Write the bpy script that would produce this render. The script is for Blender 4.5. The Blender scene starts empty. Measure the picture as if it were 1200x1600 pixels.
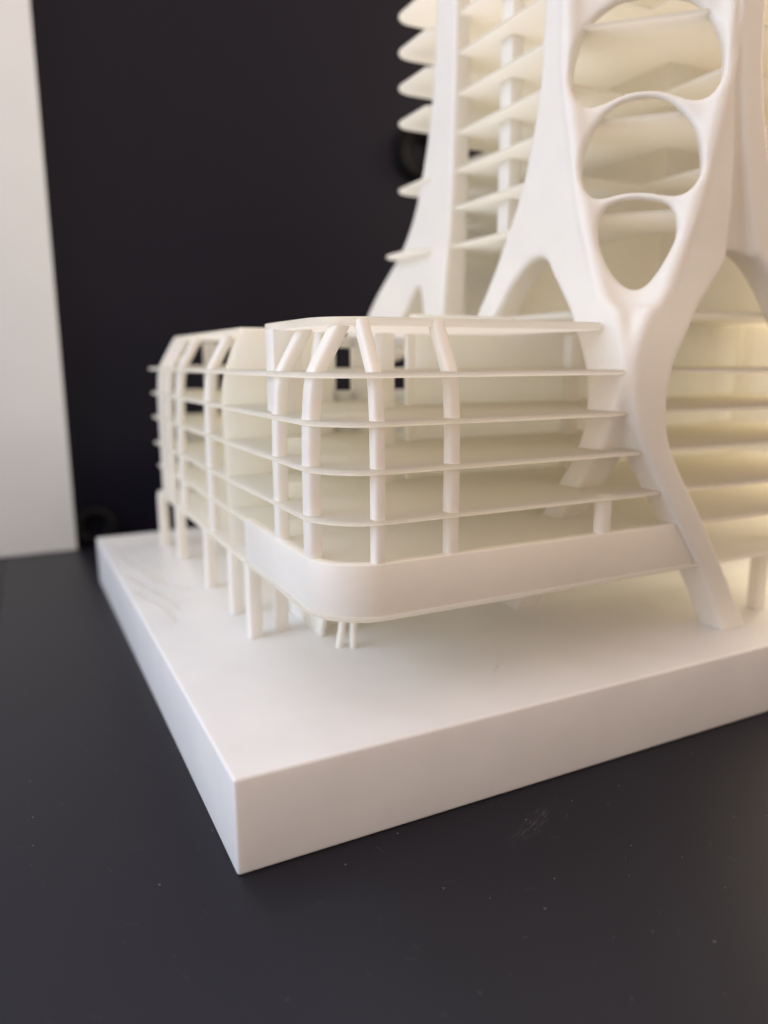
import bpy, bmesh, math
import numpy as np
from mathutils import Vector, Matrix

S = 0.01                      # everything below is measured in centimetres
sc = bpy.context.scene
COL = sc.collection

# ------------------------------------------------------------------ camera
cam_d = bpy.data.cameras.new("camera")
cam = bpy.data.objects.new("camera", cam_d)
COL.objects.link(cam)
cam_d.sensor_fit = 'VERTICAL'
cam_d.sensor_height = 36.0
cam_d.sensor_width = 27.0
cam_d.lens = 1177.284 / 1600 * 36.0
cam_d.clip_start = 0.005
cam_d.clip_end = 50.0
PITCH, ROLL, YAW = math.radians(11.351), math.radians(-0.199), math.radians(26.664)
CAM = Vector((-3.146, -12.45, 9.512))
F = Vector((math.sin(YAW) * math.cos(PITCH), math.cos(YAW) * math.cos(PITCH), -math.sin(PITCH)))
RT = Vector((math.cos(YAW), -math.sin(YAW), 0))
UP = RT.cross(F)
r_ = RT * math.cos(ROLL) + UP * math.sin(ROLL)
u_ = UP * math.cos(ROLL) - RT * math.sin(ROLL)
M = Matrix((r_, u_, -F)).transposed().to_4x4()
M.translation = CAM * S
cam.matrix_world = M
cam_d.dof.use_dof = True
cam_d.dof.focus_distance = 15.6 * S
cam_d.dof.aperture_fstop = 26.49 / 3.2
cam_d.dof.aperture_blades = 0
sc.camera = cam

# ------------------------------------------------------------------ room light
world = bpy.data.worlds.new("World")
sc.world = world
world.use_nodes = True
bg = world.node_tree.nodes["Background"]
bg.inputs[0].default_value = (0.85, 0.65, 0.52, 1)
bg.inputs[1].default_value = 1.04
sc.view_settings.view_transform = 'Standard'
sc.view_settings.look = 'None'
sc.view_settings.exposure = 0.0
sc.view_settings.gamma = 1.0


def area_lamp(name, loc, target, size, power, color):
    d = bpy.data.lights.new(name, 'AREA')
    d.shape = 'RECTANGLE'
    d.size, d.size_y = size[0] * S, size[1] * S
    d.energy = power
    d.color = color
    o = bpy.data.objects.new(name, d)
    COL.objects.link(o)
    o.location = Vector(loc) * S
    o.rotation_euler = (Vector(target) - Vector(loc)).to_track_quat('-Z', 'Y').to_euler()
    return o


area_lamp("window_light", (-75, 22, 34), (4, 8, 6), (110, 60), 8.2, (0.61, 0.78, 1.0))
area_lamp("ceiling_light", (-14, 34, 100), (5, 8, 2), (80, 60), 1.9, (0.58, 0.79, 1.0))
area_lamp("rear_fill_light", (75, 26, 36), (12, 6, 7), (50, 50), 7.2, (1.0, 0.86, 0.64))  # warm fill added at the right rear so the interior walls glow through

sc.cycles.use_denoising = True
sc.cycles.max_bounces = 16
sc.cycles.diffuse_bounces = 12
sc.cycles.transmission_bounces = 12


# ------------------------------------------------------------------ materials
def nodes_of(name):
    m = bpy.data.materials.new(name)
    m.use_nodes = True
    nt = m.node_tree
    return m, nt, nt.nodes["Principled BSDF"]


def N(nt, kind, **kw):
    n = nt.nodes.new(kind)
    for k, v in kw.items():
        setattr(n, k, v)
    return n


def resin(name, color, layers=0.25, seep=0.6, ssw=0.3, sss=0.0012):
    """printed white resin: slightly translucent, fine layer lines and mottling"""
    m, nt, b = nodes_of(name)
    L = nt.links
    tc = N(nt, 'ShaderNodeTexCoord')
    geo = N(nt, 'ShaderNodeNewGeometry')
    nz = N(nt, 'ShaderNodeTexNoise')
    nz.inputs['Scale'].default_value = 60
    nz.inputs['Detail'].default_value = 4
    L.new(geo.outputs['Position'], nz.inputs['Vector'])
    ramp = N(nt, 'ShaderNodeMapRange')
    ramp.inputs['From Min'].default_value = 0.3
    ramp.inputs['From Max'].default_value = 0.7
    ramp.inputs['To Min'].default_value = 0.965
    ramp.inputs['To Max'].default_value = 1.02
    L.new(nz.outputs[0], ramp.inputs['Value'])
    mul = N(nt, 'ShaderNodeVectorMath', operation='SCALE')
    mul.inputs[0].default_value = color
    L.new(ramp.outputs[0], mul.inputs['Scale'])
    L.new(mul.outputs[0], b.inputs['Base Color'])
    b.inputs['Roughness'].default_value = 0.36
    b.inputs['Specular IOR Level'].default_value = 0.45
    b.inputs['Subsurface Weight'].default_value = 0.3
    b.inputs['Subsurface Radius'].default_value = (1.0, 0.74, 0.52)
    b.inputs['Subsurface Scale'].default_value = sss
    # light that seeps through the thin walls
    tr = N(nt, 'ShaderNodeBsdfTranslucent')
    tr.inputs['Color'].default_value = (1.0, 0.985, 0.935, 1)
    ms = N(nt, 'ShaderNodeMixShader')
    ms.inputs[0].default_value = seep
    out = nt.nodes['Material Output']
    L.new(b.outputs[0], ms.inputs[1])
    L.new(tr.outputs[0], ms.inputs[2])
    L.new(ms.outputs[0], out.inputs['Surface'])
    # layer lines (stacked in z) + fine grain
    mp = N(nt, 'ShaderNodeMapping')
    mp.inputs['Scale'].default_value = (250, 250, 4200)
    L.new(geo.outputs['Position'], mp.inputs['Vector'])
    n2 = N(nt, 'ShaderNodeTexNoise')
    n2.inputs['Scale'].default_value = 1.0
    n2.inputs['Detail'].default_value = 2
    L.new(mp.outputs[0], n2.inputs['Vector'])
    bump = N(nt, 'ShaderNodeBump')
    bump.inputs['Strength'].default_value = layers
    bump.inputs['Distance'].default_value = 0.00006
    L.new(n2.outputs[0], bump.inputs['Height'])
    L.new(bump.outputs[0], b.inputs['Normal'])
    return m


MAT_RESIN = resin("white_resin", (0.935, 0.915, 0.875), 0.25, 0.20, 0.8, 0.0016)
MAT_THIN = resin("thin_white_resin", (0.96, 0.95, 0.93), 0.25, 0.86)
MAT_PLATE = resin("plate_resin", (0.785, 0.788, 0.795), 0.2, 0.04, 1.0, 0.0042)


def table_material():
    m, nt, b = nodes_of("black_laminate")
    L = nt.links
    geo = N(nt, 'ShaderNodeNewGeometry')
    # orange-peel grain
    g = N(nt, 'ShaderNodeTexNoise')
    g.inputs['Scale'].default_value = 1500
    g.inputs['Detail'].default_value = 3
    L.new(geo.outputs['Position'], g.inputs['Vector'])
    bump = N(nt, 'ShaderNodeBump')
    bump.inputs['Strength'].default_value = 0.12
    bump.inputs['Distance'].default_value = 0.0001
    L.new(g.outputs[0], bump.inputs['Height'])
    L.new(bump.outputs[0], b.inputs['Normal'])
    # pin-prick specks
    v = N(nt, 'ShaderNodeTexVoronoi', voronoi_dimensions='2D')
    v.inputs['Scale'].default_value = 150
    L.new(geo.outputs['Position'], v.inputs['Vector'])
    lt = N(nt, 'ShaderNodeMath', operation='LESS_THAN')
    L.new(v.outputs['Distance'], lt.inputs[0])
    sep = N(nt, 'ShaderNodeSeparateColor')
    L.new(v.outputs['Color'], sep.inputs[0])
    sz = N(nt, 'ShaderNodeMapRange')
    sz.inputs['From Min'].default_value = 0.70
    sz.inputs['From Max'].default_value = 1.0
    sz.inputs['To Min'].default_value = 0.0
    sz.inputs['To Max'].default_value = 0.030
    L.new(sep.outputs[0], sz.inputs['Value'])
    L.new(sz.outputs[0], lt.inputs[1])
    # short hairline scratches: stretched voronoi
    scr = None
    for ang, seed in ((0.5, 0.0), (-0.75, 3.7), (1.3, 9.1)):
        mp = N(nt, 'ShaderNodeMapping')
        mp.inputs['Rotation'].default_value = (0, 0, ang)
        mp.inputs['Location'].default_value = (seed, seed * 1.7, 0)
        mp2 = N(nt, 'ShaderNodeMapping')
        mp2.inputs['Scale'].default_value = (40, 640, 1)
        L.new(geo.outputs['Position'], mp.inputs['Vector'])
        L.new(mp.outputs[0], mp2.inputs['Vector'])
        vv = N(nt, 'ShaderNodeTexVoronoi', voronoi_dimensions='2D')
        vv.inputs['Scale'].default_value = 1.0
        L.new(mp2.outputs[0], vv.inputs['Vector'])
        s2 = N(nt, 'ShaderNodeSeparateColor')
        L.new(vv.outputs['Color'], s2.inputs[0])
        th = N(nt, 'ShaderNodeMapRange')
        th.inputs['From Min'].default_value = 0.90
        th.inputs['From Max'].default_value = 1.0
        th.inputs['To Min'].default_value = 0.0
        th.inputs['To Max'].default_value = 0.055
        L.new(s2.outputs[1], th.inputs['Value'])
        ls = N(nt, 'ShaderNodeMath', operation='LESS_THAN')
        L.new(vv.outputs['Distance'], ls.inputs[0])
        L.new(th.outputs[0], ls.inputs[1])
        if scr is None:
            scr = ls
        else:
            mx = N(nt, 'ShaderNodeMath', operation='MAXIMUM')
            L.new(scr.outputs[0], mx.inputs[0])
            L.new(ls.outputs[0], mx.inputs[1])
            scr = mx
    half = N(nt, 'ShaderNodeMath', operation='MULTIPLY')
    half.inputs[1].default_value = 0.15
    L.new(scr.outputs[0], half.inputs[0])
    mx = N(nt, 'ShaderNodeMath', operation='MAXIMUM')
    L.new(lt.outputs[0], mx.inputs[0])
    L.new(half.outputs[0], mx.inputs[1])
    # one rubbed patch of fine parallel scuffs
    sm = N(nt, 'ShaderNodeMapping')
    sm.vector_type = 'TEXTURE'
    sm.inputs['Location'].default_value = (0.0595, -0.0118, 0)
    sm.inputs['Rotation'].default_value = (0, 0, math.radians(27))
    L.new(geo.outputs['Position'], sm.inputs['Vector'])
    el = N(nt, 'ShaderNodeMapping')
    el.inputs['Scale'].default_value = (1 / .0095, 1 / .0026, 0)
    L.new(sm.outputs[0], el.inputs['Vector'])
    ln = N(nt, 'ShaderNodeVectorMath', operation='LENGTH')
    L.new(el.outputs[0], ln.inputs[0])
    fall = N(nt, 'ShaderNodeMapRange')
    fall.inputs['From Min'].default_value = 1.0
    fall.inputs['From Max'].default_value = 0.1
    L.new(ln.outputs['Value'], fall.inputs['Value'])
    st = N(nt, 'ShaderNodeMapping')
    st.inputs['Scale'].default_value = (260, 2600, 1)
    L.new(sm.outputs[0], st.inputs['Vector'])
    sn = N(nt, 'ShaderNodeTexNoise')
    sn.inputs['Scale'].default_value = 1.0
    sn.inputs['Detail'].default_value = 4
    L.new(st.outputs[0], sn.inputs['Vector'])
    sr = N(nt, 'ShaderNodeMapRange')
    sr.inputs['From Min'].default_value = 0.50
    sr.inputs['From Max'].default_value = 0.72
    sr.inputs['To Max'].default_value = 0.45
    L.new(sn.outputs[0], sr.inputs['Value'])
    pm = N(nt, 'ShaderNodeMath', operation='MULTIPLY')
    L.new(fall.outputs[0], pm.inputs[0])
    L.new(sr.outputs[0], pm.inputs[1])
    mx2 = N(nt, 'ShaderNodeMath', operation='MAXIMUM')
    L.new(mx.outputs[0], mx2.inputs[0])
    L.new(pm.outputs[0], mx2.inputs[1])
    mx = mx2
    mix = N(nt, 'ShaderNodeMix', data_type='RGBA')
    mix.inputs[6].default_value = (0.0072, 0.0070, 0.0135, 1)
    mix.inputs[7].default_value = (0.20, 0.195, 0.20, 1)
    L.new(mx.outputs[0], mix.inputs[0])
    L.new(mix.outputs[2], b.inputs['Base Color'])
    b.inputs['Roughness'].default_value = 0.42
    b.inputs['Specular IOR Level'].default_value = 0.3
    return m


def plain(name, color, rough, spec=0.4):
    m, nt, b = nodes_of(name)
    geo = N(nt, 'ShaderNodeNewGeometry')
    nz = N(nt, 'ShaderNodeTexNoise')
    nz.inputs['Scale'].default_value = 25
    nz.inputs['Detail'].default_value = 5
    nt.links.new(geo.outputs['Position'], nz.inputs['Vector'])
    mr = N(nt, 'ShaderNodeMapRange')
    mr.inputs['To Min'].default_value = 0.93
    mr.inputs['To Max'].default_value = 1.07
    nt.links.new(nz.outputs[0], mr.inputs['Value'])
    mul = N(nt, 'ShaderNodeVectorMath', operation='SCALE')
    mul.inputs[0].default_value = color
    nt.links.new(mr.outputs[0], mul.inputs['Scale'])
    nt.links.new(mul.outputs[0], b.inputs['Base Color'])
    b.inputs['Roughness'].default_value = rough
    b.inputs['Specular IOR Level'].default_value = spec
    return m


MAT_TABLE = table_material()
MAT_BACK = plain("black_panel", (0.0085, 0.0085, 0.0185), 0.42, 0.2)
MAT_FOAM = plain("white_board", (0.79, 0.86, 0.96), 0.7, 0.3)
MAT_RUBBER = plain("black_rubber", (0.004, 0.004, 0.005), 0.65, 0.12)


# ------------------------------------------------------------------ helpers
def link(name, me, mat, parent=None, smooth=False):
    o = bpy.data.objects.new(name, me)
    COL.objects.link(o)
    if mat and not me.materials:
        me.materials.append(mat)
    if parent:
        o.parent = parent
    if smooth:
        me.shade_smooth()
    return o


def from_bm(name, bm, mat, parent=None, smooth=True, angle=40):
    bmesh.ops.recalc_face_normals(bm, faces=bm.faces)
    bmesh.ops.scale(bm, vec=(S, S, S), verts=bm.verts)
    me = bpy.data.meshes.new(name)
    bm.to_mesh(me)
    bm.free()
    if smooth:
        me.shade_smooth()
        me.set_sharp_from_angle(angle=math.radians(angle))
    return link(name, me, mat, parent)


def thing(o, label, cat, group=None):
    o['label'] = label
    o['category'] = cat
    if group:
        o['group'] = group
    return o


def add_prism(bm, pts, a, b, axis='z', bev=0.0, seg=2):
    """extrude a closed outline; axis z: pts are (x,y); y: (x,z); x: (y,z)"""
    def P(p, h):
        return (p[0], p[1], h) if axis == 'z' else (p[0], h, p[1]) if axis == 'y' else (h, p[0], p[1])
    lo = [bm.verts.new(P(p, a)) for p in pts]
    hi = [bm.verts.new(P(p, b)) for p in pts]
    n = len(pts)
    f1 = bm.faces.new(lo)
    f2 = bm.faces.new(hi)
    new = [f1, f2]
    for i in range(n):
        new.append(bm.faces.new((lo[i], lo[(i + 1) % n], hi[(i + 1) % n], hi[i])))
    bmesh.ops.recalc_face_normals(bm, faces=new)
    if bev > 0:
        es = set()
        for f in new:
            for e in f.edges:
                if len(e.link_faces) == 2 and e.calc_face_angle(0) > math.radians(50):
                    es.add(e)
        bmesh.ops.bevel(bm, geom=list(es), offset=bev, segments=seg, affect='EDGES', profile=0.5, clamp_overlap=True)


def prism(name, pts, a, b, mat, parent, axis='z', bev=0.03, seg=2):
    bm = bmesh.new()
    add_prism(bm, pts, a, b, axis, bev, seg)
    return from_bm(name, bm, mat, parent)


def box(name, x0, x1, y0, y1, z0, z1, mat, parent, bev=0.03):
    return prism(name, [(x0, y0), (x1, y0), (x1, y1), (x0, y1)], z0, z1, mat, parent, 'z', bev)


def arc(cx, cy, r, a0, a1, n):
    return [(cx + r * math.cos(math.radians(a0 + (a1 - a0) * i / n)), cy + r * math.sin(math.radians(a0 + (a1 - a0) * i / n))) for i in range(n + 1)]


def sweep(bm, path, tang, hw, hd, p=3.2, n=20):
    """rounded bar along path (list of Vector); tang = unit width direction"""
    tang = Vector(tang).normalized()
    rings = []
    for i, c in enumerate(path):
        d = (path[min(i + 1, len(path) - 1)] - path[max(i - 1, 0)]).normalized()
        nrm = d.cross(tang).normalized()
        ring = []
        for k in range(n):
            a = 2 * math.pi * (k + 0.5) / n
            ca, sa = math.cos(a), math.sin(a)
            x = math.copysign(abs(ca) ** (2 / p), ca) * hw
            y = math.copysign(abs(sa) ** (2 / p), sa) * hd
            ring.append(bm.verts.new(c + tang * x + nrm * y))
        rings.append(ring)
    for A, B in zip(rings, rings[1:]):
        for k in range(n):
            bm.faces.new((A[k], A[(k + 1) % n], B[(k + 1) % n], B[k]))
    bm.faces.new(rings[0])
    bm.faces.new(rings[-1])


# ------------------------------------------------------------------ implicit surfaces for the tower legs
def poly_sdf(px, pz, poly):
    poly = np.asarray(poly, np.float32)
    d = np.full(px.shape, 1e9, np.float32)
    sgn = np.ones(px.shape, np.float32)
    n = len(poly)
    for i in range(n):
        a, b = poly[i], poly[(i + 1) % n]
        ex, ez = b - a
        wx, wz = px - a[0], pz - a[1]
        t = np.clip((wx * ex + wz * ez) / (ex * ex + ez * ez + 1e-9), 0, 1)
        d = np.minimum(d, (wx - ex * t) ** 2 + (wz - ez * t) ** 2)
        c1 = pz >= a[1]
        c2 = pz < b[1]
        c3 = ex * wz > ez * wx
        flip = (c1 & c2 & c3) | (~c1 & ~c2 & ~c3)
        sgn = np.where(flip, -sgn, sgn)
    return sgn * np.sqrt(d)


def smooth_poly(pts, closed=True, it=2):
    """Chaikin corner cutting"""
    p = np.asarray(pts, float)
    for _ in range(it):
        q = np.roll(p, -1, 0)
        p = np.stack([0.75 * p + 0.25 * q, 0.25 * p + 0.75 * q], 1).reshape(-1, 2)
    return p


def smin(a, b, k):
    h = np.clip(0.5 + 0.5 * (b - a) / k, 0, 1)
    return b + (a - b) * h - k * h * (1 - h)


def smax(a, b, k):
    return -smin(-a, -b, k)


def round_and(a, b, r):
    a = a + r
    b = b + r
    return np.minimum(np.maximum(a, b), 0) + np.hypot(np.maximum(a, 0), np.maximum(b, 0)) - r


def surface_nets(f, xs, ys, zs):
    nx, ny, nz = f.shape
    s = f < 0
    cell = np.zeros((nx - 1, ny - 1, nz - 1), np.int8)
    for i in (0, 1):
        for j in (0, 1):
            for k in (0, 1):
                cell += s[i:nx - 1 + i, j:ny - 1 + j, k:nz - 1 + k]
    act = (cell > 0) & (cell < 8)
    ids = -np.ones(act.shape, np.int64)
    I = np.argwhere(act)
    ids[act] = np.arange(len(I))
    acc = np.zeros((len(I), 3))
    cnt = np.zeros(len(I))
    corners = [(i, j, k) for i in (0, 1) for j in (0, 1) for k in (0, 1)]
    for a in corners:
        for ax in range(3):
            if a[ax]:
                continue
            b = list(a)
            b[ax] = 1
            va = f[I[:, 0] + a[0], I[:, 1] + a[1], I[:, 2] + a[2]]
            vb = f[I[:, 0] + b[0], I[:, 1] + b[1], I[:, 2] + b[2]]
            cr = (va < 0) != (vb < 0)
            t = np.where(cr, va / np.where(cr, va - vb, 1), 0)
            p = np.tile(np.array(a, float), (len(I), 1))
            p[:, ax] += t
            acc[cr] += p[cr]
            cnt[cr] += 1
    P = I + acc / cnt[:, None]
    h = xs[1] - xs[0]
    V = np.stack([xs[0] + P[:, 0] * h, ys[0] + P[:, 1] * h, zs[0] + P[:, 2] * h], 1)
    quads = []
    for ax in range(3):
        o1, o2 = [a for a in range(3) if a != ax]
        sl0 = [slice(1, -1)] * 3
        sl1 = [slice(1, -1)] * 3
        sl0[ax] = slice(0, -1)
        sl1[ax] = slice(1, None)
        e = s[tuple(sl0)] != s[tuple(sl1)]
        E = np.argwhere(e)
        base = E.copy()
        base[:, o1] += 1
        base[:, o2] += 1
        inside = s[tuple(base.T)]
        q = []
        for d1, d2 in ((0, 0), (-1, 0), (-1, -1), (0, -1)):
            c = base.copy()
            c[:, o1] += d1
            c[:, o2] += d2
            q.append(ids[tuple(c.T)])
        q = np.stack(q, 1)
        fl = inside if ax != 1 else ~inside
        q[~fl] = q[~fl][:, ::-1]
        quads.append(q)
    return V, np.concatenate(quads)


def mesh_from_np(name, V, Q, mat, parent):
    me = bpy.data.meshes.new(name)
    me.vertices.add(len(V))
    me.vertices.foreach_set("co", (V * S).astype(np.float32).ravel())
    me.loops.add(Q.size)
    me.loops.foreach_set("vertex_index", Q.astype(np.int32).ravel())
    me.polygons.add(len(Q))
    me.polygons.foreach_set("loop_start", np.arange(0, Q.size, 4, dtype=np.int32))
    me.update(calc_edges=True)
    me.validate()
    me.shade_smooth()
    return link(name, me, mat, parent)


# ------------------------------------------------------------------ setting: table, backdrop
table = bpy.data.objects.new("table", None)
COL.objects.link(table)
table.location = (0.1, 0.1, 0)
thing(table, "matt black table with fine scratches under the white printed model", "table")
MI = Matrix.Translation((-0.1, -0.1, 0))


def under(o, root):
    o.matrix_parent_inverse = Matrix.Translation(-root.location)
    return o


under(prism("tabletop", [(-5.75, -40), (80, -40), (80, 60), (-2.75, 60)], -2.5, 0, MAT_TABLE, table, 'z', 0.03), table)
under(prism("side_leaf", [(-40, -40), (-5.77, -40), (-2.77, 60), (-40, 60)], -2.5, -0.03, MAT_TABLE, table, 'z', 0.03), table)

back = box("backdrop", -30, 70, 29.2, 31, 0.0, 42, MAT_BACK, None, 0.05)
back['kind'] = 'structure'

board = box("foam_board", -40, -0.36, 28.45, 29.1, 0.0, 40, MAT_FOAM, None, 0.04)
thing(board, "white upright board standing on the table beside the black backdrop", "board")


def ring(name, cx, cy, cz, R, r, a0=0, a1=360, n=40, mat=MAT_RUBBER):
    bm = bmesh.new()
    rings = []
    closed = abs(a1 - a0) >= 359
    steps = n if closed else n + 1
    for i in range(steps):
        a = math.radians(a0 + (a1 - a0) * i / n)
        c = Vector((cx + R * math.cos(a), cy, cz + R * math.sin(a)))
        d = Vector((math.cos(a), 0, math.sin(a)))
        rings.append([bm.verts.new(c + d * (r * math.cos(t)) + Vector((0, r * math.sin(t), 0))) for t in [2 * math.pi * k / 12 for k in range(12)]])
    m = len(rings)
    for i in range(m if closed else m - 1):
        A, B = rings[i], rings[(i + 1) % m]
        for k in range(12):
            bm.faces.new((A[k], A[(k + 1) % 12], B[(k + 1) % 12], B[k]))
    if not closed:
        bm.faces.new(rings[0])
        bm.faces.new(rings[-1])
    return from_bm(name, bm, mat, None)


g = ring("cable_grommet", 20.0, 29.15, 21.4, 1.15, 0.42)
thing(g, "round black grommet ring on the black backdrop beside the tower", "grommet")
c = ring("cable", 0.62, 28.75, 1.05, 0.80, 0.27, -62, 242)
thing(c, "glossy black cable looped upright on the table beside the white board", "cable")

# ------------------------------------------------------------------ the model
model = bpy.data.objects.new("architectural_model", None)
COL.objects.link(model)
thing(model, "white 3D printed architectural model of a tower on branching legs with a slatted podium", "architectural model")

# base plate
bm = bmesh.new()
BX, BY = 27.0, 21.8
add_prism(bm, [(0, 0), (BX, 0), (BX, BY), (0, BY)], 0.0, 2.0, 'z', 0.07, 3)
from_bm("base_plate", bm, MAT_PLATE, model)

# podium outline and levels
X0, Y0, RC = 2.33, 1.04, 1.42
YB = 19.55


def outline(inset=0.0, r=RC, x_end=21.0, y_back=YB, y_left_end=None, inner=(6.2, 9.3)):
    x0, y0 = X0 + inset, Y0 + inset
    r = max(r - inset * 0.6, 0.2)
    front = [(x_end, y0)] + [(x0 + r - r * math.sin(t), y0 + r - r * math.cos(t)) for t in [math.radians(90) * i / 14 for i in range(15)]]
    return front + [(x0, y_back), (inner[0], y_back), inner, (7.5, inner[1]), (7.5, 6.35), (x_end, 6.35)]


LEVELS = [(4.12, 4.23), (5.24, 5.35), (6.19, 6.29), (7.235, 7.345), (8.205, 8.315), (9.175, 9.285)]
for k, (za, zb) in enumerate(LEVELS):
    yb = YB + (0.12 if k in (2, 3, 5) else 0.0)
    ins = {1: 0.09, 5: -0.03}.get(k, 0.0)
    prism("podium_floor", outline(ins, y_back=yb), za, zb, MAT_THIN, model, 'z', 0.05, 3)

# roofs, set back behind the sloping columns
r = 1.15
roof = [(9.95, 1.9)] + [(2.75 + r - r * math.sin(t), 1.9 + r - r * math.cos(t)) for t in [math.radians(90) * i / 10 for i in range(11)]] + [(2.75, 5.75), (6.2, 5.75), (6.2, 8.6), (9.95, 8.6)]
prism("podium_roof", roof, 10.22, 10.405, MAT_THIN, model, 'z', 0.03)
prism("podium_roof", [(3.0, 8.7), (6.2, 8.7), (6.2, 17.75), (3.0, 17.75)], 10.30, 10.44, MAT_THIN, model, 'z', 0.03)

# solid parapet band round the corner
rb = RC
outer, inn = [], []
XE = 12.75
o_in, o_th = 0.05, 0.28
def band_line(i):
    x0, y0 = X0 + i, Y0 + i
    rr = RC - i
    return [(XE, y0)] + [(x0 + rr - rr * math.sin(t), y0 + rr - rr * math.cos(t)) for t in [math.radians(90) * k / 18 for k in range(19)]] + [(x0, 6.95)]
prism("parapet", band_line(o_in) + band_line(o_in + o_th)[::-1], 4.20, 5.365, MAT_RESIN, model, 'z', 0.035)

# columns that bend inwards under the roof
PROFILE = [(4.2, .25), (7.4, .25), (8.3, .27), (8.9, .32), (9.2, .375), (9.28, .40), (9.36, .445), (10.3, .98)]


def facade_column(bx, by, inward, hw, hd, z0=4.2, z1=10.3, name="facade_column"):
    inward = Vector((inward[0], inward[1], 0)).normalized()
    tang = Vector((-inward.y, inward.x, 0))
    zs = [z0] + [z for z, _ in PROFILE if z0 < z < z1] + [z1]
    path = []
    for z in zs:
        i = float(np.interp(z, [p[0] for p in PROFILE], [p[1] for p in PROFILE]))
        q = Vector((bx, by, z)) + inward * i
        path.append(q)
    bm = bmesh.new()
    sweep(bm, path, tang, hw, hd)
    return from_bm(name, bm, MAT_RESIN, model, True, 50)


facade_column(3.61, Y0, (0, 1), .140, .16, 5.3)
facade_column(5.39, Y0, (0, 1), .155, .16, 5.3)
facade_column(9.74, Y0, (0, 1), .20, .16, 5.3, 6.25)
facade_column(2.34, 2.40, (1, .0), .24, .17, 5.3)
facade_column(X0 - .01, 4.36, (1, 0), .19, .16, 5.3)
for y in (11.0, 15.3, 17.3, 18.7):
    facade_column(X0, y, (1, 0), .24, .15)

# transverse walls
prof = [(X0 + .10, 4.2), (X0 + .07, 8.3), (X0 + .12, 8.9), (X0 + .24, 9.35), (X0 + .44, 9.9), (X0 + .72, 10.36), (5.72, 10.36), (5.72, 4.2)]
prism("partition_wall", prof, 8.62, 8.86, MAT_THIN, model, 'y', 0.02)
box("partition_wall", 2.62, 3.35, 4.75, 5.35, 8.28, 10.25, MAT_RESIN, model, 0.03)
for za, zb in ((5.33, 6.2), (6.27, 7.24), (7.33, 8.22)):
    box("upstand", 2.74, 3.5, 4.42, 4.62, za, za + 0.40, MAT_THIN, model, 0.02)


# walls with openings (built from piers and bands)
def pierced_wall(axis, at0, at1, lo, hi, z0, z1, wins):
    """wall in the plane axis between at0..at1; wins: list of (a,b,za,zb)"""
    bm = bmesh.new()
    cuts = sorted({lo, hi} | {w[0] for w in wins} | {w[1] for w in wins})
    zc = sorted({z0, z1} | {w[2] for w in wins} | {w[3] for w in wins})
    for a, b in zip(cuts, cuts[1:]):
        run = None
        for c, d in zip(zc, zc[1:]):
            m = ((a + b) / 2, (c + d) / 2)
            hole = any(w[0] < m[0] < w[1] and w[2] < m[1] < w[3] for w in wins)
            if hole:
                if run:
                    add_prism(bm, [(a, run[0]), (b, run[0]), (b, run[1]), (a, run[1])], at0, at1, axis)
                run = None
            else:
                run = (run[0], d) if run else (c, d)
        if run:
            add_prism(bm, [(a, run[0]), (b, run[0]), (b, run[1]), (a, run[1])], at0, at1, axis)
    bmesh.ops.remove_doubles(bm, verts=bm.verts, dist=1e-4)
    return from_bm("podium_wall", bm, MAT_THIN, model, False)


pierced_wall('y', 9.0, 9.25, 5.8, 11.5, 4.15, 10.25,
             [(6.0, 6.60, 8.62, 9.2), (6.0, 6.60, 9.3, 9.9), (7.93, 8.52, 8.62, 9.2), (7.93, 8.52, 9.3, 9.9)])
pierced_wall('x', 5.7, 5.85, 9.2, 18.7, 4.15, 10.3, [])
pierced_wall('y', 18.6, 18.8, 3.35, 6.1, 4.15, 10.25,
             [(3.45, 4.35, 7.42, 8.1), (3.45, 4.35, 8.4, 9.1), (3.45, 4.35, 9.35, 10.2), (4.85, 5.5, 6.75, 7.2), (4.85, 5.5, 7.42, 8.1), (4.85, 5.5, 8.4, 9.1), (4.85, 5.5, 9.35, 10.2), (3.45, 4.35, 6.7, 7.15)])
box("core_wall", 7.05, 18.8, 6.0, 6.3, 4.15, 10.75, MAT_THIN, model, 0.02)
box("core_wall", 20.2, 24.0, 6.0, 6.3, 4.15, 10.75, MAT_THIN, model, 0.02)
box("glow_panel", 18.78, 20.22, 6.22, 6.27, 4.15, 10.75, MAT_THIN, model, 0.01)  # thinner panel added so light from behind makes this strip brighter
prism("brace", [(6.5, 9.2), (5.75, 9.2), (5.6, 10.25), (6.0, 10.25)], 4.15, 4.35, MAT_RESIN, model, 'x', 0.03)
box("inner_column", 5.75, 6.16, 5.4, 5.8, 4.2, 10.25, MAT_RESIN, model, 0.05)
box("inner_column", 6.72, 6.95, 5.7, 5.95, 4.2, 10.25, MAT_RESIN, model, 0.03)
box("inner_column", 12.0, 12.38, 5.4, 5.75, 4.2, 10.25, MAT_RESIN, model, 0.05)

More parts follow.
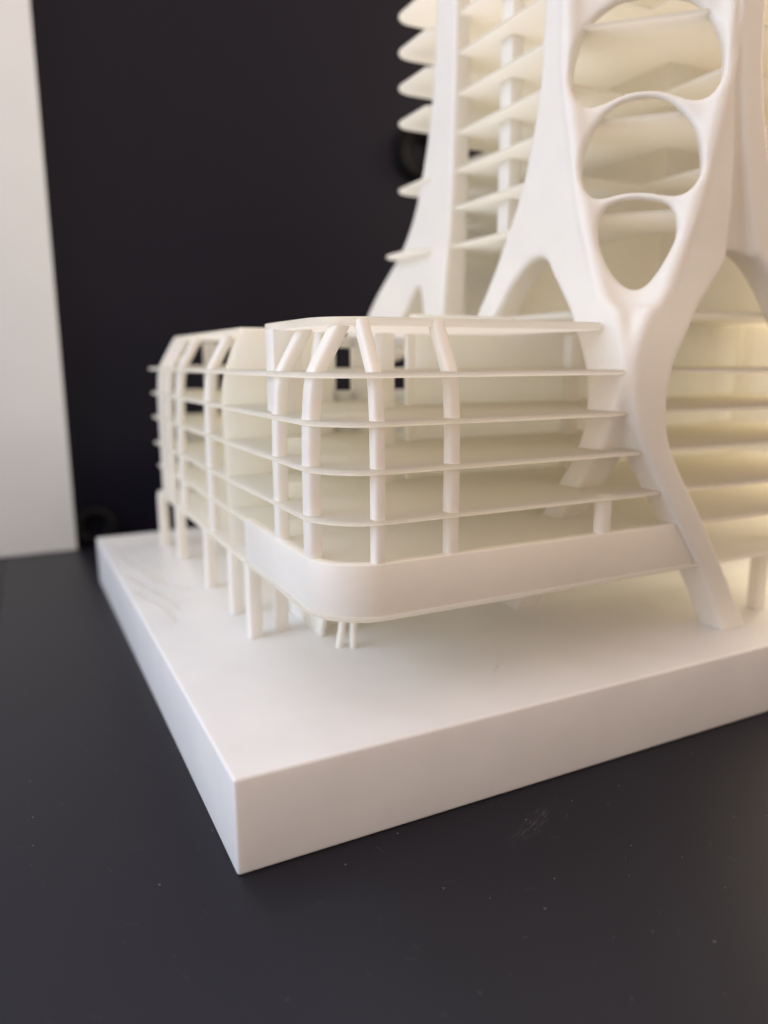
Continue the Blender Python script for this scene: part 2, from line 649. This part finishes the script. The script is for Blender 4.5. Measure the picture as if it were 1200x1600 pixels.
# pilotis under the left wing and the struts under the corner
for x, y in ((2.45, 19.15), (2.62, 16.55), (2.68, 12.25), (2.68, 9.2), (2.57, 6.98)):
    box("piloti", x - .18, x + .18, y - .22, y + .22, 1.95, 4.16, MAT_RESIN, model, 0.06)
box("piloti", 3.22, 3.6, 6.95, 7.4, 1.95, 4.16, MAT_RESIN, model, 0.1)
box("piloti", 16.9, 17.3, 2.1, 2.5, 1.95, 4.16, MAT_RESIN, model, 0.06)
for dx, dy, tx, ty in ((-.20, .10, .10, .0), (.14, -.10, .16, -.06)):
    bm = bmesh.new()
    a, b = Vector((4.52 + dx, 5.05 + dy, 1.95)), Vector((4.55 + tx, 5.05 + ty, 4.2))
    sweep(bm, [a, a.lerp(b, .5), b], (1, 0, 0), .095, .095, 2.2, 12)
    from_bm("strut", bm, MAT_RESIN, model)
prism("fin_wall", [(6.1, 1.95), (8.6, 1.95), (9.4, 4.2), (5.4, 4.2), (5.7, 3.0)], 4.16, 4.30, MAT_RESIN, model, 'x', 0.02)
box("podium_wall", 4.4, 24.0, 6.7, 6.9, 1.95, 4.16, MAT_THIN, model, 0.02)  # rear wall under the podium, lengthened to keep fill light off the plate

# ------------------------------------------------------------------ tower: branching corner frames
# outline of the left-hand limb in its own facade plane, (y, z)
LIMB = [(5.07, 21.6), (5.07, 17.1), (5.34, 15.6), (5.82, 14.1), (6.58, 12.86), (7.19, 11.84), (7.74, 10.84), (8.45, 9.4), (9.2, 7.5), (9.9, 5.6), (10.3, 4.0),
        (9.3, 4.0), (8.9, 5.6), (8.1, 7.6), (7.35, 9.5), (6.7, 10.8), (6.25, 11.45), (5.7, 11.95), (5.25, 12.2), (4.85, 12.24), (4.55, 12.1), (4.3, 11.75), (3.78, 11.17), (3.38, 10.77), (3.0, 10.2), (2.5, 9.55), (2.28, 8.9), (2.22, 8.3),
        (2.32, 7.6), (2.75, 6.85), (3.25, 6.19), (4.0, 5.18), (5.05, 3.8), (6.52, 1.9), (6.8, 1.5), (5.5, 1.5), (5.55, 1.9), (4.9, 2.85), (4.35, 3.6), (3.57, 4.65), (2.78, 5.72), (2.0, 6.74), (1.30, 7.85), (1.04, 8.5), (.98, 9.1), (1.06, 9.7), (1.28, 10.15), (1.63, 10.7),
        (2.0, 10.9), (2.36, 11.4), (2.75, 12.3), (3.06, 13.15), (3.39, 14.41), (3.95, 16.8), (4.05, 21.6)]
XF_Z = [1.9, 3.5, 4.6, 5.7, 7.0, 8.2, 9.0, 9.6, 10.2, 10.8, 11.4, 12.2, 22]
XF_X = [10.33, 10.1, 9.95, 9.86, 9.82, 9.82, 9.85, 9.91, 10.01, 10.13, 10.23, 10.3, 10.3]
YA_Z = [10.0, 10.62, 11.4, 13.15, 14.41, 16.8, 21]
YA_Y = [1.6, 1.97, 2.36, 3.06, 3.39, 3.95, 4.05]
O1 = [(-1.83, 16.49), (-1.77, 16.15), (-1.59, 15.85), (-1.37, 15.74), (-1.0, 15.79), (-0.64, 15.94), (-0.33, 16.03), (0.08, 16.03), (0.44, 15.96), (0.71, 15.84), (1.06, 15.69), (1.36, 15.68), (1.57, 15.79), (1.72, 16.04), (1.76, 16.39), (1.72, 16.79), (1.61, 17.14), (1.37, 17.54), (1.13, 17.82), (0.84, 18.01), (0.12, 18.18), (-0.63, 18.19), (-0.94, 18.07), (-1.29, 17.85), (-1.51, 17.61), (-1.66, 17.38), (-1.8, 16.99)]
O2 = [(-1.46, 14.15), (-1.44, 14.62), (-1.32, 14.98), (-1.11, 15.34), (-0.85, 15.64), (-0.5, 15.83), (-0.0, 15.9), (0.4, 15.81), (0.72, 15.61), (1.04, 15.26), (1.24, 14.93), (1.35, 14.56), (1.41, 14.15), (1.39, 13.87), (1.27, 13.65), (1.11, 13.51), (0.89, 13.44), (0.59, 13.47), (0.22, 13.57), (-0.14, 13.6), (-0.45, 13.58), (-0.77, 13.5), (-1.05, 13.49), (-1.24, 13.6), (-1.38, 13.84)]
O3 = [(-0.8, 13.29), (-0.49, 13.41), (-0.08, 13.44), (0.32, 13.38), (0.68, 13.28), (0.87, 13.04), (0.94, 12.67), (0.91, 12.39), (0.76, 12.03), (0.52, 11.58), (0.27, 11.26), (0.01, 11.18), (-0.27, 11.31), (-0.56, 11.62), (-0.82, 12.1), (-0.96, 12.54), (-0.95, 12.97)]
O4 = [(x * 1.02, z + 2.62) for x, z in O1]
R2 = 2 ** .5


def corner_frame(h=0.07):
    xs = np.arange(9.3, 20.2, h, dtype=np.float32)
    lo = np.float32(0.3)
    ys = np.arange(lo, 11.0, h, dtype=np.float32)
    zs = np.arange(1.7, 20.6, h, dtype=np.float32)
    Z = zs[None, None, :]
    xf = np.interp(zs, XF_Z, XF_X).astype(np.float32)
    limb = smooth_poly(LIMB, it=1)
    hd = np.interp(zs, [1.9, 7, 11, 14, 22], [.45, .47, .46, .42, .36]).astype(np.float32)
    rnd = np.interp(zs, [1.9, 5, 9, 22], [.08, .11, .19, .19]).astype(np.float32)
    # left limb
    yy, zz = np.meshgrid(ys, zs, indexing='ij')
    a = poly_sdf(yy, zz, limb)[None, :, :]
    b = np.abs(xs[:, None, None] - (xf + hd)[None, None, :]) - hd[None, None, :]
    left = round_and(a, b, rnd)
    # right limb is its mirror across the corner's diagonal
    xx, zz2 = np.meshgrid(xs - 9.0, zs, indexing='ij')
    a = poly_sdf(xx, zz2, limb)[:, None, :]
    b = np.abs(ys[None, :, None] - (xf - 9.0 + hd)[None, None, :]) - hd[None, None, :]
    right = round_and(a, b, rnd)
    # fold between the two branches of a limb, deepening down to the arch
    FZ = [11.5, 12.3, 13.3, 14.5, 16.0, 18.0, 22]

    def fold(P, Q, Zc):
        z1 = Zc.ravel()
        cy = np.interp(z1, FZ, [4.95, 4.9, 4.78, 4.58, 4.30, 4.12, 4.06]).reshape(Zc.shape)
        rad = np.interp(z1, FZ, [.60, .52, .33, .19, .13, .11, .10]).reshape(Zc.shape)
        out = np.interp(z1, FZ, [10.20, 10.25, 10.37, 10.35, 10.31, 10.30, 10.30]).reshape(Zc.shape)
        return np.hypot(P - out, Q - cy) - rad + np.maximum(11.9 - Zc, 0)
    gl = fold(xs[:, None, None], ys[None, :, None], Z).astype(np.float32)
    left = smax(left, -(gl + .50), np.float32(.14))
    gr = fold(ys[None, :, None] + 9.0, xs[:, None, None] - 9.0, Z).astype(np.float32)
    right = smax(right, -gr, np.float32(.09))
    del gl, gr
    f = smin(left, right, np.float32(.17))
    del left, right
    # web between the limbs
    ya = np.interp(zs, YA_Z, YA_Y)
    e2p = ((10.3 + ya) / R2 + .40).astype(np.float32)
    w = (np.abs(1.3 - ya) / R2 + .15).astype(np.float32)
    U = (xs[:, None] - ys[None, :] - 9.0) / R2
    E2 = (xs[:, None] + ys[None, :]) / R2
    web = np.maximum(np.abs(U)[:, :, None] - w, np.abs(E2[:, :, None] - e2p) - np.float32(.19))
    web = np.maximum(web, np.float32(10.7) - Z)
    f = smin(f, web.astype(np.float32), np.float32(.2))
    del web
    # openings cut straight through along the diagonal
    us = np.arange(-3.2, 3.2, .03)
    ug, zg = np.meshgrid(us, zs, indexing='ij')
    op = np.full(ug.shape, 1e9, np.float32)
    for o in (O1, O2, O3, O4):
        op = np.minimum(op, poly_sdf(ug, zg, smooth_poly(o, it=2)))
    iu = np.clip((U - us[0]) / .03, 0, len(us) - 1.001)
    i0 = iu.astype(int)
    fr = (iu - i0).astype(np.float32)[:, :, None]
    cut = op[i0] * (1 - fr) + op[np.minimum(i0 + 1, len(us) - 1)] * fr
    near = np.abs(E2[:, :, None] - e2p) - np.float32(.95)
    cut = np.maximum(cut, near)
    f = smax(f, -cut, np.float32(.16))
    del cut, near
    f = np.maximum(f, Z - np.float32(20.4))
    V, Q = surface_nets(f.astype(np.float32), xs, ys, zs)
    return mesh_from_np("corner_frame", V, Q, MAT_RESIN, model)


corner_frame()

# far corner of the same facade
FAR = [(9.3, 21.6), (9.35, 17), (9.5, 14), (9.75, 12.5), (9.95, 11), (10.05, 9.5), (11.15, 9.5), (11.3, 11), (11.4, 11.6), (11.55, 12.05), (11.85, 12.0), (12.6, 11.3), (13.3, 10.5), (14.0, 9.5), (17.6, 9.5), (16.5, 10.6), (15.82, 11.3), (14.99, 12.0), (13.99, 12.68), (13.0, 13.3), (12.23, 14.07), (11.64, 15.05), (10.95, 17.03), (10.6, 19), (10.58, 21.6)]


def far_frame(h=0.09):
    xs = np.arange(9.9, 12.0, h, dtype=np.float32)
    ys = np.arange(8.9, 18.0, h, dtype=np.float32)
    zs = np.arange(9.2, 22.0, h, dtype=np.float32)
    yy, zz = np.meshgrid(ys, zs, indexing='ij')
    a = poly_sdf(yy, zz, smooth_poly(FAR, it=1))[None]
    hd = np.interp(zs, [9, 11, 14, 22], [.5, .48, .36, .26]).astype(np.float32)
    b = np.abs(xs[:, None, None] - (10.3 + hd)) - hd
    f = round_and(a, b, np.float32(.13)).astype(np.float32)
    f = np.maximum(f, zs[None, None, :] - np.float32(21.7))
    V, Q = surface_nets(f, xs, ys, zs)
    return mesh_from_np("corner_frame", V, Q, MAT_RESIN, model)


far_frame()

# tower floors: square plates notched behind the open corner
TOWER = [10.78, 13.22, 14.38, 15.5, 16.6, 17.71, 18.86, 19.98, 21.1]
for k, z in enumerate(TOWER):
    x0, y0, x1, y1 = 10.42, 1.85, 23.0, 13.1
    n = (4.0, 3.7)
    if z < 11:
        pts = [(x0, 3.2), (x0, 13.0), (x1, 13.0), (x1, y0), (12.2, y0)]
    else:
        near = [(13.5, y0), (13.5, 4.5), (x0, 4.5)] if k in (2, 4, 6) else [(12.7, y0), (x0, 4.15)]
        if k in (2, 4):
            far = [(x0, 10.7), (12.6, 10.7), (12.6, y1)]
        else:
            ex = 9.62 if k == 1 else 10.12
            far = [(x0, 10.6), (ex, 10.9)] + [(ex + .7 - .7 * math.cos(t), 12.55 + .7 * math.sin(t)) for t in [math.radians(90) * i / 6 for i in range(7)]]
        pts = [(x1, y0)] + near + far + [(x1, y1)]
    prism("tower_floor", pts, z - .105, z, MAT_THIN, model, 'z', 0.035)
box("tower_core", 14.3, 19.5, 4.45, 12.4, 10.75, 21.5, MAT_THIN, model, 0.04)
box("tower_rear_wall", 11.5, 14.3, 12.5, 12.7, 10.75, 16.3, MAT_THIN, model, 0.02)
box("tower_column", 11.0, 11.45, 7.35, 7.9, 13.2, 21.0, MAT_RESIN, model, 0.05)
box("tower_column", 17.2, 17.7, 2.0, 2.5, 13.2, 21.0, MAT_RESIN, model, 0.05)

# residue left by the print supports on the plate's far left corner, and one hair
def squiggle(pts, r, name="support_mark"):
    q = smooth_poly(pts, it=1)
    P = np.asarray(pts, float)
    t = np.linspace(0, len(P) - 1, 28)
    k = np.arange(len(P))
    path = []
    for a in t:
        w = np.exp(-((k - a) / .75) ** 2)
        w /= w.sum()
        path.append(Vector((float((w * P[:, 0]).sum()), float((w * P[:, 1]).sum()), 2.0)))
    bm = bmesh.new()
    sweep(bm, path, (0, 0, 1), r * (.7 if name == 'hair' else .11), r, 2.0, 8)
    return from_bm(name, bm, MAT_RESIN, model)


for pts, r in (([(.75, 20.4), (.8, 18.6), (1.05, 16.8), (1.35, 15.2), (1.7, 14.2)], .08),
               ([(.35, 19.5), (.45, 17.4), (.9, 15.2), (1.0, 13.6), (1.6, 12.6), (2.0, 12.2)], .10),
               ([(.25, 15.2), (.45, 13.6), (.8, 12.4), (1.1, 11.2), (1.15, 10.0)], .09),
               ([(.2, 13.0), (.4, 11.8), (.75, 10.9), (.85, 9.9), (.8, 9.0)], .08),
               ([(.95, 15.6), (1.3, 14.0), (1.25, 12.8)], .07)):
    squiggle(pts, r)
fibre = squiggle([(7.02, 1.72), (7.05, 1.9), (7.2, 2.08), (7.45, 2.16)], .014, "hair")
fibre.name = "fibre"
fibre.parent = None
thing(fibre, "tiny curled white fibre lying on the top of the white base plate", "fibre")
